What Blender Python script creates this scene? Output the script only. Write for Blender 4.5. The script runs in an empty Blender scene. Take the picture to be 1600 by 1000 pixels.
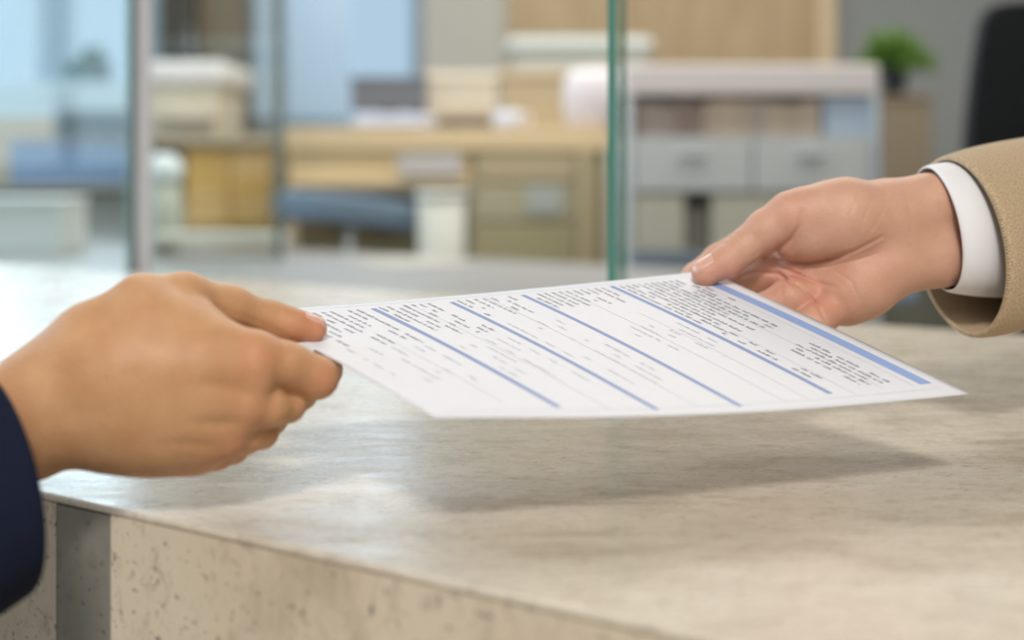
import bpy, bmesh, math, random
import numpy as np
from mathutils import Vector, Matrix

C = bpy.context.scene.collection
random.seed(7)
F, HOR, CAMZ, CTZ = 2200.0, 254.0, 0.928, 0.76      # focal length in px, horizon row, camera and counter heights

# ------------------------------------------------------------------ camera, sky, lamps, exposure
cam = bpy.data.objects.new('camera', bpy.data.cameras.new('camera'))
C.objects.link(cam)
cam.location = (0, 0, CAMZ)
cam.rotation_euler = (math.pi / 2, 0, 0)
cam.data.sensor_width = 36
cam.data.lens = F / 1600 * 36
cam.data.shift_y = -(500 - HOR) / 1600
cam.data.clip_start = 0.02
cam.data.dof.use_dof = True
cam.data.dof.focus_distance = 0.79
cam.data.dof.aperture_fstop = 3.4
bpy.context.scene.camera = cam

w = bpy.data.worlds.new('sky')
bpy.context.scene.world = w
w.use_nodes = True
w.node_tree.nodes['Background'].inputs[0].default_value = (0.65, 0.82, 1.0, 1)
w.node_tree.nodes['Background'].inputs[1].default_value = 0.60


def area(name, loc, target, sx, sy, power, col):
    l = bpy.data.lights.new(name, 'AREA')
    l.shape = 'RECTANGLE'
    l.size, l.size_y, l.energy, l.color = sx, sy, power, col
    o = bpy.data.objects.new(name, l)
    C.objects.link(o)
    o.location = loc
    o.rotation_euler = (Vector(target) - Vector(loc)).to_track_quat('-Z', 'Y').to_euler()
    return o


area('ceiling_lamp_front', (-0.12, -1.35, 2.70), (0.05, 0.75, 0.8), 0.46, 0.46, 47, (1.0, 0.97, 0.93))
area('ceiling_lamp_back', (0.6, 3.6, 2.72), (0.6, 3.9, 0), 3.4, 2.2, 85, (1.0, 0.95, 0.88))
area('lobby_fill', (0.2, -2.1, 2.5), (0, 0.6, 0.7), 1.8, 1.0, 19, (1.0, 0.97, 0.94))  # added soft fill from behind the camera, brightens the counter front
area('window_daylight_back', (-2.6, 6.5, 2.3), (-0.3, 1.2, 0.8), 1.9, 1.1, 34, (0.74, 0.87, 1.0))
area('window_daylight_middle', (-0.78, 6.5, 2.2), (-0.1, 1.2, 0.8), 0.85, 0.8, 5, (0.74, 0.87, 1.0))
area('side_fill', (-3.82, 2.8, 1.8), (0.2, 2.2, 0.9), 3.4, 1.8, 70, (0.72, 0.86, 1.0))  # added cool fill from the left, shining through the unseen side opening

bpy.context.scene.view_settings.view_transform = 'Standard'
bpy.context.scene.view_settings.look = 'None'
bpy.context.scene.view_settings.gamma = 1
bpy.context.scene.view_settings.use_curve_mapping = False
bpy.context.scene.view_settings.exposure = 0.44
bpy.context.scene.cycles.use_denoising = True
bpy.context.scene.cycles.max_bounces = 8
bpy.context.scene.cycles.transparent_max_bounces = 12
bpy.context.scene.cycles.sample_clamp_indirect = 4


# ------------------------------------------------------------------ helpers
def P(px, py, d):
    """the point of the room seen at a pixel of the 1600x1000 photograph, d metres away"""
    return Vector(((px - 800) / F * d, d, CAMZ - (py - HOR) / F * d))


def lin(c):
    return tuple(((v / 255) / 12.92 if v / 255 <= 0.04045 else ((v / 255 + 0.055) / 1.055) ** 2.4) for v in c)


def tag(o, label=None, cat=None, group=None, kind=None):
    if label: o['label'] = label
    if cat: o['category'] = cat
    if group: o['group'] = group
    if kind: o['kind'] = kind
    return o


def link(name, me, mat=None, parent=None):
    o = bpy.data.objects.new(name, me)
    C.objects.link(o)
    if mat: me.materials.append(mat)
    if parent is not None:
        o.parent = parent
        o.matrix_parent_inverse = parent.matrix_basis.inverted()
    return o


def empty(name, loc, label, cat, group=None):
    o = bpy.data.objects.new(name, None)
    C.objects.link(o)
    o.location = loc
    o.empty_display_size = 0.05
    return tag(o, label, cat, group)


def obj(name, bm, mat, parent=None, smooth=False, bevel=0.0, seg=2):
    me = bpy.data.meshes.new(name)
    bmesh.ops.recalc_face_normals(bm, faces=bm.faces)
    bm.to_mesh(me)
    bm.free()
    if smooth: me.polygons.foreach_set('use_smooth', [True] * len(me.polygons))
    o = link(name, me, mat, parent)
    if bevel:
        m = o.modifiers.new('bevel', 'BEVEL')
        m.width, m.segments, m.limit_method = bevel, seg, 'ANGLE'
    return o


def box(bm, x0, x1, y0, y1, z0, z1, mat=None):
    vs = [bm.verts.new((x, y, z)) for x in (x0, x1) for y in (y0, y1) for z in (z0, z1)]
    for f in ((0, 1, 3, 2), (4, 6, 7, 5), (0, 4, 5, 1), (2, 3, 7, 6), (0, 2, 6, 4), (1, 5, 7, 3)):
        bm.faces.new([vs[i] for i in f])
    if mat is not None: bmesh.ops.transform(bm, matrix=mat, verts=vs)
    return bm


def pbox(x0, y0, x1, y1, d, t, bm=None, z0=None):
    """box whose front face covers pixels x0..x1, y0..y1 at distance d, t deep; z0 = its real foot"""
    bm = bm or bmesh.new()
    a, b = P(x0, y1, d), P(x1, y0, d)
    return box(bm, a.x, b.x, d, d + t, a.z if z0 is None else z0, b.z)


def tube(bm, a, b, ra, rb=None, n=20, cap=True):
    a, b = Vector(a), Vector(b)
    rb = ra if rb is None else rb
    ax = (b - a).normalized()
    u = ax.orthogonal().normalized()
    v = ax.cross(u)
    r1 = [bm.verts.new(a + (u * math.cos(t) + v * math.sin(t)) * ra) for t in [2 * math.pi * i / n for i in range(n)]]
    r2 = [bm.verts.new(b + (u * math.cos(t) + v * math.sin(t)) * rb) for t in [2 * math.pi * i / n for i in range(n)]]
    for i in range(n): bm.faces.new((r1[i], r1[(i + 1) % n], r2[(i + 1) % n], r2[i]))
    if cap:
        bm.faces.new(r1[::-1]); bm.faces.new(r2)
    return bm


def lathe(bm, c, prof, n=28):
    rings = [[bm.verts.new((c[0] + r * math.cos(2 * math.pi * i / n), c[1] + r * math.sin(2 * math.pi * i / n), c[2] + z)) for i in range(n)] for r, z in prof]
    for p, q in zip(rings, rings[1:]):
        for i in range(n): bm.faces.new((p[i], p[(i + 1) % n], q[(i + 1) % n], q[i]))
    bm.faces.new(rings[0][::-1]); bm.faces.new(rings[-1])
    return bm


# ------------------------------------------------------------------ materials
def mat(name, col, rough=0.6, spec=0.4, noise=0.0, scale=20.0, stretch=None, metal=0.0, bump=0.0, col2=None):
    m = bpy.data.materials.new(name)
    m.use_nodes = True
    nt = m.node_tree
    b = nt.nodes['Principled BSDF']
    b.inputs['Roughness'].default_value = rough
    b.inputs['Specular IOR Level'].default_value = spec
    b.inputs['Metallic'].default_value = metal
    c = lin(col)
    b.inputs['Base Color'].default_value = (*c, 1)
    if noise or bump or col2:
        tc = nt.nodes.new('ShaderNodeTexCoord')
        mp = nt.nodes.new('ShaderNodeMapping')
        if stretch: mp.inputs['Scale'].default_value = stretch
        nz = nt.nodes.new('ShaderNodeTexNoise')
        nz.inputs['Scale'].default_value = scale
        nz.inputs['Detail'].default_value = 5
        nt.links.new(tc.outputs['Object'], mp.inputs[0])
        nt.links.new(mp.outputs[0], nz.inputs['Vector'])
        rp = nt.nodes.new('ShaderNodeValToRGB')
        lo = lin(col2) if col2 else tuple(v * (1 - noise) for v in c)
        hi = c if col2 else tuple(min(1, v * (1 + noise)) for v in c)
        rp.color_ramp.elements[0].position, rp.color_ramp.elements[1].position = 0.35, 0.65
        rp.color_ramp.elements[0].color, rp.color_ramp.elements[1].color = (*lo, 1), (*hi, 1)
        nt.links.new(nz.outputs['Fac'], rp.inputs[0])
        nt.links.new(rp.outputs[0], b.inputs['Base Color'])
        if bump:
            bp = nt.nodes.new('ShaderNodeBump')
            bp.inputs['Strength'].default_value = bump
            bp.inputs['Distance'].default_value = 0.002
            nt.links.new(nz.outputs['Fac'], bp.inputs['Height'])
            nt.links.new(bp.outputs[0], b.inputs['Normal'])
    return m


def stone_material(name, base, dark, light, speck, rough, streak, speck_amt, speck_scale):
    """limestone: soft veins drawn out along local x, small pits"""
    m = bpy.data.materials.new(name)
    m.use_nodes = True
    nt = m.node_tree
    N, Lk = nt.nodes.new, nt.links.new
    b = nt.nodes['Principled BSDF']
    tc = N('ShaderNodeTexCoord')

    def noise(scale, st, det=6, rough_=0.6, dist=0.0):
        mp = N('ShaderNodeMapping'); mp.inputs['Scale'].default_value = st
        Lk(tc.outputs['Object'], mp.inputs[0])
        n = N('ShaderNodeTexNoise'); n.inputs['Scale'].default_value = scale
        n.inputs['Detail'].default_value = det; n.inputs['Roughness'].default_value = rough_
        n.inputs['Distortion'].default_value = dist
        Lk(mp.outputs[0], n.inputs['Vector'])
        return n.outputs['Fac']

    def ramp(fac, a, b_, ca, cb):
        r = N('ShaderNodeValToRGB')
        r.color_ramp.elements[0].position, r.color_ramp.elements[1].position = a, b_
        r.color_ramp.elements[0].color, r.color_ramp.elements[1].color = ca, cb
        Lk(fac, r.inputs[0])
        return r.outputs[0]

    def mix(fac, a, b_, mode='MIX'):
        x = N('ShaderNodeMix'); x.data_type = 'RGBA'; x.blend_type = mode
        if isinstance(fac, float): x.inputs[0].default_value = fac
        else: Lk(fac, x.inputs[0])
        for i, v in ((6, a), (7, b_)):
            if isinstance(v, tuple): x.inputs[i].default_value = v
            else: Lk(v, x.inputs[i])
        return x.outputs[2]
    c = mix(ramp(noise(5.5, streak, 4, 0.5), 0.35, 0.68, (0, 0, 0, 1), (1, 1, 1, 1)), (*lin(base), 1), (*lin(light), 1))
    c = mix(ramp(noise(16, streak, 8, 0.7, 0.6), 0.5, 0.75, (0, 0, 0, 1), (.75, .75, .75, 1)), c, (*lin(dark), 1))
    c = mix(ramp(noise(85, (streak[0], streak[1], streak[2]), 7, 0.75, 0.5), 0.53, 0.70, (0, 0, 0, 1), (.85, .85, .85, 1)), c, (*lin(dark), 1))
    s = noise(speck_scale, (1, 1, 1), 3, 0.6)
    c = mix(ramp(s, 0.66 - speck_amt, 0.72 - speck_amt * .8, (0, 0, 0, 1), (.8, .8, .8, 1)), c, (*lin(speck), 1))
    Lk(c, b.inputs['Base Color'])
    Lk(ramp(noise(30, streak), 0.3, 0.7, (rough - .05,) * 3 + (1,), (rough + .08,) * 3 + (1,)), b.inputs['Roughness'])
    b.inputs['Specular IOR Level'].default_value = 0.5
    bp = N('ShaderNodeBump'); bp.inputs['Strength'].default_value = 0.12; bp.inputs['Distance'].default_value = 0.001
    Lk(s, bp.inputs['Height']); Lk(bp.outputs[0], b.inputs['Normal'])
    return m


def glass_material(name, tint, gloss=0.1):
    m = bpy.data.materials.new(name)
    m.use_nodes = True
    nt = m.node_tree
    nt.nodes.clear()
    out = nt.nodes.new('ShaderNodeOutputMaterial')
    tr = nt.nodes.new('ShaderNodeBsdfTransparent'); tr.inputs[0].default_value = (*tint, 1)
    gl = nt.nodes.new('ShaderNodeBsdfGlossy'); gl.inputs['Roughness'].default_value = 0.03
    lw = nt.nodes.new('ShaderNodeLayerWeight'); lw.inputs[0].default_value = 0.5
    pw = nt.nodes.new('ShaderNodeMath'); pw.operation = 'POWER'; pw.inputs[1].default_value = 5
    fr = nt.nodes.new('ShaderNodeMath'); fr.operation = 'MULTIPLY_ADD'; fr.inputs[1].default_value = 0.3; fr.inputs[2].default_value = 0.02
    nt.links.new(lw.outputs['Facing'], pw.inputs[0]); nt.links.new(pw.outputs[0], fr.inputs[0])
    mx = nt.nodes.new('ShaderNodeMixShader')
    nt.links.new(fr.outputs[0], mx.inputs[0]); nt.links.new(tr.outputs[0], mx.inputs[1]); nt.links.new(gl.outputs[0], mx.inputs[2])
    nt.links.new(mx.outputs[0], out.inputs[0])
    return m


def skin_material(name, base, deep, red, sss=0.12):
    """base tone with fine mottling; the 'flush' attribute carries the redder knuckles and fingertips"""
    m = bpy.data.materials.new(name)
    m.use_nodes = True
    nt = m.node_tree
    N, Lk = nt.nodes.new, nt.links.new
    b = nt.nodes['Principled BSDF']
    tc = N('ShaderNodeTexCoord')
    n1 = N('ShaderNodeTexNoise'); n1.inputs['Scale'].default_value = 55; n1.inputs['Detail'].default_value = 4
    Lk(tc.outputs['Object'], n1.inputs['Vector'])
    r1 = N('ShaderNodeValToRGB'); r1.color_ramp.elements[0].position = .3; r1.color_ramp.elements[1].position = .75
    r1.color_ramp.elements[0].color = (*lin(base), 1); r1.color_ramp.elements[1].color = (*lin(deep), 1)
    Lk(n1.outputs['Fac'], r1.inputs[0])
    at = N('ShaderNodeAttribute'); at.attribute_name = 'flush'
    mx = N('ShaderNodeMix'); mx.data_type = 'RGBA'
    Lk(at.outputs['Fac'], mx.inputs[0]); Lk(r1.outputs[0], mx.inputs[6]); mx.inputs[7].default_value = (*lin(red), 1)
    Lk(mx.outputs[2], b.inputs['Base Color'])
    b.inputs['Roughness'].default_value = 0.5
    b.inputs['Specular IOR Level'].default_value = 0.4
    b.inputs['Subsurface Weight'].default_value = sss
    b.inputs['Subsurface Radius'].default_value = (1.0, 0.35, 0.2)
    b.inputs['Subsurface Scale'].default_value = 0.006
    v = N('ShaderNodeTexVoronoi'); v.inputs['Scale'].default_value = 900
    n2 = N('ShaderNodeTexNoise'); n2.inputs['Scale'].default_value = 260; n2.inputs['Detail'].default_value = 3
    Lk(tc.outputs['Object'], v.inputs['Vector']); Lk(tc.outputs['Object'], n2.inputs['Vector'])
    ad = N('ShaderNodeMath'); ad.operation = 'ADD'
    Lk(v.outputs['Distance'], ad.inputs[0]); Lk(n2.outputs['Fac'], ad.inputs[1])
    bp = N('ShaderNodeBump'); bp.inputs['Strength'].default_value = 0.28; bp.inputs['Distance'].default_value = 0.0006
    Lk(ad.outputs[0], bp.inputs['Height']); Lk(bp.outputs[0], b.inputs['Normal'])
    return m


def cloth_material(name, c1, c2, scale, bump, rough=0.9):
    m = bpy.data.materials.new(name)
    m.use_nodes = True
    nt = m.node_tree
    N, Lk = nt.nodes.new, nt.links.new
    b = nt.nodes['Principled BSDF']
    b.inputs['Roughness'].default_value = rough
    b.inputs['Specular IOR Level'].default_value = 0.15
    b.inputs['Sheen Weight'].default_value = 0.15
    uv = N('ShaderNodeUVMap'); uv.uv_map = 'weave'
    sep = N('ShaderNodeSeparateXYZ'); Lk(uv.outputs[0], sep.inputs[0])
    hs = []
    for k in (0, 1):
        mu = N('ShaderNodeMath'); mu.operation = 'MULTIPLY'; mu.inputs[1].default_value = scale
        Lk(sep.outputs[k], mu.inputs[0])
        si = N('ShaderNodeMath'); si.operation = 'SINE'; Lk(mu.outputs[0], si.inputs[0]); hs.append(si)
    ml = N('ShaderNodeMath'); ml.operation = 'MULTIPLY'; Lk(hs[0].outputs[0], ml.inputs[0]); Lk(hs[1].outputs[0], ml.inputs[1])
    nz = N('ShaderNodeTexNoise'); nz.inputs['Scale'].default_value = scale * .24; nz.inputs['Detail'].default_value = 4
    Lk(uv.outputs[0], nz.inputs['Vector'])
    ad = N('ShaderNodeMath'); ad.operation = 'MULTIPLY_ADD'; ad.inputs[1].default_value = .18
    Lk(ml.outputs[0], ad.inputs[0]); Lk(nz.outputs['Fac'], ad.inputs[2])
    r = N('ShaderNodeValToRGB'); r.color_ramp.elements[0].position = .3; r.color_ramp.elements[1].position = .72
    r.color_ramp.elements[0].color = (*lin(c1), 1); r.color_ramp.elements[1].color = (*lin(c2), 1)
    Lk(ad.outputs[0], r.inputs[0]); Lk(r.outputs[0], b.inputs['Base Color'])
    bp = N('ShaderNodeBump'); bp.inputs['Strength'].default_value = bump; bp.inputs['Distance'].default_value = 0.0006
    Lk(ad.outputs[0], bp.inputs['Height']); Lk(bp.outputs[0], b.inputs['Normal'])
    return m


# ------------------------------------------------------------------ the counter
E_DIR = Vector((-0.8143, 0.5803, 0))          # along the counter, leftwards and away
N_DIR = Vector((0.5803, 0.8143, 0))           # across it, away from the customer
NF, NB = 0.4451, 1.410                        # its front and back faces along N_DIR
CM = Matrix(((E_DIR.x, N_DIR.x, 0, 0), (E_DIR.y, N_DIR.y, 0, 0), (0, 0, 1, 0), (0, 0, 0, 1)))
top_stone = stone_material('limestone_top', (204, 191, 172), (152, 133, 110), (216, 205, 189), (134, 117, 96), 0.26, (.9, 2.1, 1), 0.0, 260)
front_stone = stone_material('limestone_front', (212, 195, 170), (172, 155, 132), (222, 207, 184), (104, 95, 84), 0.55, (1.6, 1, .8), 0.045, 230)
shade_stone = stone_material('shade_strip_stone', (128, 122, 110), (104, 98, 88), (140, 133, 120), (72, 68, 60), 0.5, (1.4, 1, .7), 0.03, 170)


def counter_x(px, py):                        # coordinate along E_DIR of a pixel on the front top edge
    d = (CAMZ - CTZ) * F / (py - HOR)
    return P(px, py, d).dot(E_DIR)


counter = empty('reception_counter', Matrix(CM) @ Vector((0, (NF + NB) / 2, 0)), 'beige limestone reception counter with a polished top beneath both hands', 'counter')
bm = bmesh.new(); box(bm, -3.2, 3.4, NF, NB, CTZ - 0.004, CTZ, CM)
o = obj('countertop', bm, top_stone, counter, bevel=0.0018, seg=3)
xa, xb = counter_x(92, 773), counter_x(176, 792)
bm = bmesh.new()
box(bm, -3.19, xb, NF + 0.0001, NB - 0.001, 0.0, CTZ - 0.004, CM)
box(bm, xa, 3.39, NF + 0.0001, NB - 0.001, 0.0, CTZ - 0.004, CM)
o = obj('front_slab', bm, front_stone, counter)
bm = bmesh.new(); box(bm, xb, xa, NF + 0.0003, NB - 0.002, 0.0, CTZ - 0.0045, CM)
o = obj('shade_strip', bm, shade_stone, counter)  # shade of the arm on the front face, put into the stone colour
o['label'] = 'dark grey strip painted as the arm shade'

# ------------------------------------------------------------------ the sheet of paper
CR = dict(FL=P(378, 487, .782), FR=P(1104, 423, .900), NR=P(1515, 615, .730), NL=P(680, 652, .611))


def sheet(u, v, off=0.0):
    """u 0..1 along the long side (left to right), v 0..1 from the far edge to the near one"""
    p = CR['FL'] * (1 - u) * (1 - v) + CR['FR'] * u * (1 - v) + CR['NR'] * u * v + CR['NL'] * (1 - u) * v
    sag = -0.0042 * math.sin(math.pi * u) * v ** 1.5 - 0.0015 * math.sin(math.pi * u) * (1 - v)
    sag += 0.0012 * math.sin(math.pi * v) 
    return p + Vector((0, 0, sag + off))


white_paper = mat('white_paper', (224, 224, 229), 0.6, 0.3)
white_paper.node_tree.nodes['Principled BSDF'].inputs['Subsurface Weight'].default_value = 0.0
bm = bmesh.new()
NU, NV, T = 60, 44, 0.00022
g = {}
for s in (0, 1):
    for i in range(NU + 1):
        for j in range(NV + 1):
            g[s, i, j] = bm.verts.new(sheet(i / NU, j / NV, -s * T))
for i in range(NU):
    for j in range(NV):
        bm.faces.new((g[0, i, j], g[0, i, j + 1], g[0, i + 1, j + 1], g[0, i + 1, j]))
        bm.faces.new((g[1, i, j], g[1, i + 1, j], g[1, i + 1, j + 1], g[1, i, j + 1]))
for i in range(NU):
    for j in (0, NV): bm.faces.new((g[0, i, j], g[0, i + 1, j], g[1, i + 1, j], g[1, i, j]))
for j in range(NV):
    for i in (0, NU): bm.faces.new((g[0, i, j], g[0, i, j + 1], g[1, i, j + 1], g[1, i, j]))
paper = empty('printed_form', sheet(.5, .5), 'white printed paper form with blue bars passed between two hands', 'paper')
obj('paper_sheet', bm, white_paper, paper, smooth=True)
blue_ink = mat('blue_ink', (150, 172, 218), 0.7, 0.2)
blue_ink2 = mat('dull_blue_ink', (142, 158, 198), 0.7, 0.2)
grey_ink = mat('grey_ink', (165, 166, 174), 0.7, 0.2)
pale_ink = mat('pale_ink', (212, 213, 220), 0.7, 0.2)


def strip(bm, u0, u1, v0, v1, n=1, off=0.00012):
    for k in range(n):
        a, b = v0 + (v1 - v0) * k / n, v0 + (v1 - v0) * (k + 1) / n
        bm.faces.new([bm.verts.new(sheet(*q, off)) for q in ((u0, a), (u0, b), (u1, b), (u1, a))])


for u0, u1, v0, v1, m_ in ((0.943, 0.969, 0.10, .925, blue_ink), (.742, .753, .05, .93, blue_ink2), (.542, .552, .055, .965, blue_ink2), (.386, .396, .065, .965, blue_ink2), (.225, .236, .07, .935, blue_ink2)):
    bm = bmesh.new(); strip(bm, u0, u1, v0, v1, 30)
    obj('heading_bar', bm, m_, paper, smooth=True)


def text_line(bm, u, h, v0, v1, dens=1.0):
    v = v0
    while v < v1:
        word = random.uniform(.012, .05)
        e = min(v + word, v1)
        if random.random() < dens:
            c = v
            while c < e:                     # letters: short strokes of uneven height
                cw = random.uniform(.0022, .0046)
                hh = h * random.choice((.55, .6, .6, .95, 1.0))
                strip(bm, u, u + hh, c, c + cw * .72)
                c += cw
        v = e + random.uniform(.006, .012)


tb, tp = bmesh.new(), bmesh.new()
# (u from, u to, line pitch, letter height, v range, density, faint?)
for u0, u1, pt, h, va, vb, dn, faint in (
        (.905, .940, .015, .0075, .09, .30, .5, 0), (.762, .905, .0145, .0078, .055, .50, .92, 0), (.765, .80, .016, .0075, .50, .86, .55, 0),
        (.83, .905, .0150, .0085, .62, .90, .75, 0),
        (.560, .735, .0160, .0070, .055, .20, .85, 0), (.60, .73, .020, .0070, .40, .66, .45, 1),
        (.405, .535, .0180, .0070, .055, .22, .55, 0), (.410, .53, .020, .0065, .30, .80, .5, 1),
        (.243, .380, .0165, .0072, .06, .36, .75, 0), (.25, .37, .022, .006, .42, .80, .45, 1),
        (.06, .215, .017, .0072, .07, .42, .8, 0), (.05, .21, .02, .006, .45, .75, .45, 1)):
    u = u0
    while u < u1 - h:
        text_line(tp if faint else tb, u, h, va, vb if random.random() < .55 else vb - random.uniform(0, (vb - va) * .45), dn)
        u += pt
for u0, v0, v1 in ((.86, .06, .93), (.925, .06, .93), (.64, .05, .95), (.47, .05, .95), (.31, .06, .95), (.69, .3, .95), (.79, .5, .95), (.15, .3, .9)):
    strip(tp, u0, u0 + .0012, v0, v1, 24)
for v0 in (.03, .955):
    for k in range(20): strip(tp, .03 + .047 * k, .03 + .047 * (k + 1), v0, v0 + .0016)
o = obj('printed_text', tb, grey_ink, paper); tag(o, 'small grey printed lines')
o = obj('table_lines', tp, pale_ink, paper); tag(o, 'faint grey table rules and text')


# ------------------------------------------------------------------ hands: smooth solid bodies grown from bones
def A(px, py, d):
    return np.array(P(px, py, d), dtype=np.float32)


def cone(Q, a, b, ra, rb):
    ab = b - a
    t = np.clip(((Q - a) @ ab) / max(1e-12, float(ab @ ab)), 0, 1)
    return np.linalg.norm(Q - a - t[:, None] * ab, axis=1) - (ra + (rb - ra) * t)


def smin(a, b, k):
    h = np.clip(0.5 + 0.5 * (b - a) / k, 0, 1)
    return b + (a - b) * h - k * h * (1 - h)


def seg2(U, V, pts):
    """distance (in photo px) from projected points to a polyline and the position along it"""
    best = np.full(U.shape, 1e9, np.float32)
    along = np.zeros(U.shape, np.float32)
    n = len(pts) - 1
    for i in range(n):
        ax, ay = pts[i][:2]; bx, by = pts[i + 1][:2]
        dx, dy = bx - ax, by - ay
        t = np.clip(((U - ax) * dx + (V - ay) * dy) / (dx * dx + dy * dy + 1e-9), 0, 1)
        q = np.hypot(U - ax - t * dx, V - ay - t * dy)
        m = q < best
        best = np.where(m, q, best); along = np.where(m, (i + t) / n, along)
    return best, along


def surface_nets(f, lo, hi, h):
    """mesh of the zero level of f"""
    n = np.ceil((hi - lo) / h).astype(int)
    n = (n // 4 + 2) * 4
    cs = [lo[k] + h * 4 * np.arange(n[k] // 4 + 1) for k in range(3)]
    G = np.stack(np.meshgrid(*cs, indexing='ij'), -1).reshape(-1, 3).astype(np.float32)
    co = f(G).reshape([len(c) for c in cs])
    fine = co
    for k in range(3): fine = np.repeat(fine, 4, axis=k)
    fine = fine[:n[0], :n[1], :n[2]]
    # shift so each fine sample takes the nearest coarse one
    idx = np.argwhere(np.abs(fine) < h * 4 * 2.2)
    vals = f((lo + idx * h).astype(np.float32))
    S = np.where(fine < 0, -1.0, 1.0).astype(np.float32)
    S[idx[:, 0], idx[:, 1], idx[:, 2]] = vals
    neg = S < 0
    nx, ny, nz = S.shape
    cell = np.zeros((nx - 1, ny - 1, nz - 1), np.int32)
    for a in (0, 1):
        for b in (0, 1):
            for c in (0, 1):
                cell += neg[a:nx - 1 + a, b:ny - 1 + b, c:nz - 1 + c]
    act = (cell > 0) & (cell < 8)
    ids = np.full(act.shape, -1, np.int64)
    ai = np.argwhere(act)
    ids[act] = np.arange(len(ai))
    acc = np.zeros((len(ai), 3)); cnt = np.zeros(len(ai))
    corners = [(a, b, c) for a in (0, 1) for b in (0, 1) for c in (0, 1)]
    for p in corners:
        for q in corners:
            if sum(abs(x - y) for x, y in zip(p, q)) == 1 and p < q:
                sp = S[ai[:, 0] + p[0], ai[:, 1] + p[1], ai[:, 2] + p[2]]
                sq = S[ai[:, 0] + q[0], ai[:, 1] + q[1], ai[:, 2] + q[2]]
                m = (sp < 0) != (sq < 0)
                t = np.where(m, sp / np.where(m, sp - sq, 1), 0)
                pos = np.array(p) + t[:, None] * (np.array(q) - np.array(p))
                acc += pos * m[:, None]; cnt += m
    V = lo + (ai + acc / cnt[:, None]) * h
    quads = []
    for ax in range(3):
        o1, o2 = [(1, 2), (2, 0), (0, 1)][ax]
        sl0 = [slice(None)] * 3; sl1 = [slice(None)] * 3
        sl0[ax] = slice(0, S.shape[ax] - 1); sl1[ax] = slice(1, S.shape[ax])
        ch = neg[tuple(sl0)] != neg[tuple(sl1)]
        e = np.argwhere(ch)
        e = e[(e[:, o1] > 0) & (e[:, o2] > 0) & (e[:, o1] < S.shape[o1] - 1) & (e[:, o2] < S.shape[o2] - 1)]
        flip = neg[e[:, 0], e[:, 1], e[:, 2]]
        def cid(d1, d2):
            x = e.copy(); x[:, o1] -= d1; x[:, o2] -= d2
            return ids[x[:, 0], x[:, 1], x[:, 2]]
        q = np.stack([cid(1, 1), cid(0, 1), cid(0, 0), cid(1, 0)], 1)
        q[~flip] = q[~flip][:, ::-1]
        quads.append(q)
    Qd = np.concatenate(quads)
    Qd = Qd[(Qd >= 0).all(1)]
    # two light smoothing passes that keep the volume
    E = np.concatenate([Qd[:, [0, 1]], Qd[:, [1, 2]], Qd[:, [2, 3]], Qd[:, [3, 0]]])
    for lam in (0.55, -0.3, 0.5, -0.3):
        s = np.zeros_like(V); c = np.zeros(len(V))
        for a, b in ((0, 1), (1, 0)):
            for k in range(3): s[:, k] += np.bincount(E[:, a], weights=V[E[:, b], k], minlength=len(V))
            c += np.bincount(E[:, a], minlength=len(V))
        V = V + lam * (s / c[:, None] - V)
    return V, Qd


def grow_hand(name, spec, matl, parent, h=0.0009):
    def f(Q):
        total = None
        for grp, k_in, k_out in spec['groups']:
            d = None
            for chain in grp:
                for a, b in zip(chain, chain[1:]):
                    c = cone(Q, A(*a[:3]), A(*b[:3]), a[3] / 1000, b[3] / 1000)
                    d = c if d is None else smin(d, c, k_in)
            total = d if total is None else smin(total, d, k_out)
        U = Q[:, 0] / Q[:, 1] * F + 800
        V = (CAMZ - Q[:, 2]) / Q[:, 1] * F + HOR
        near = np.abs(total) < 0.012
        if near.any():
            u_, v_, y_ = U[near], V[near], Q[near, 1]
            add = np.zeros(u_.shape, np.float32)
            for pts, wid, dep, dmax in spec['creases']:
                q, al = seg2(u_, v_, pts)
                add += dep / 1000 * np.exp(-(q / wid) ** 2) * np.where(y_ < dmax, 1, 0) * (0.35 + 0.65 * np.sin(np.pi * np.clip(al, .02, .98)))
            total[near] += add
        return total
    pts = [np.array(A(*p[:3])) for grp, _, _ in spec['groups'] for ch in grp for p in ch]
    rad = max(p[3] for grp, _, _ in spec['groups'] for ch in grp for p in ch) / 1000 + 0.006
    lo, hi = np.min(pts, 0) - rad, np.max(pts, 0) + rad
    V, Qd = surface_nets(f, lo.astype(float), hi.astype(float), h)
    me = bpy.data.meshes.new(name)
    me.vertices.add(len(V)); me.vertices.foreach_set('co', V.astype(np.float32).ravel())
    me.loops.add(len(Qd) * 4); me.loops.foreach_set('vertex_index', Qd.astype(np.int32).ravel())
    me.polygons.add(len(Qd)); me.polygons.foreach_set('loop_start', np.arange(0, len(Qd) * 4, 4, dtype=np.int32))
    me.polygons.foreach_set('use_smooth', np.ones(len(Qd), bool))
    me.update(); me.validate()
    fl = np.zeros(len(V), np.float32)
    for (px, py, d), r, s in spec['flush']:
        dd = np.linalg.norm(V - A(px, py, d), axis=1) / r
        fl = np.maximum(fl, s * np.exp(-dd ** 2))
    at = me.attributes.new('flush', 'FLOAT', 'POINT'); at.data.foreach_set('value', fl)
    return link(name, me, matl, parent), f


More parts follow.
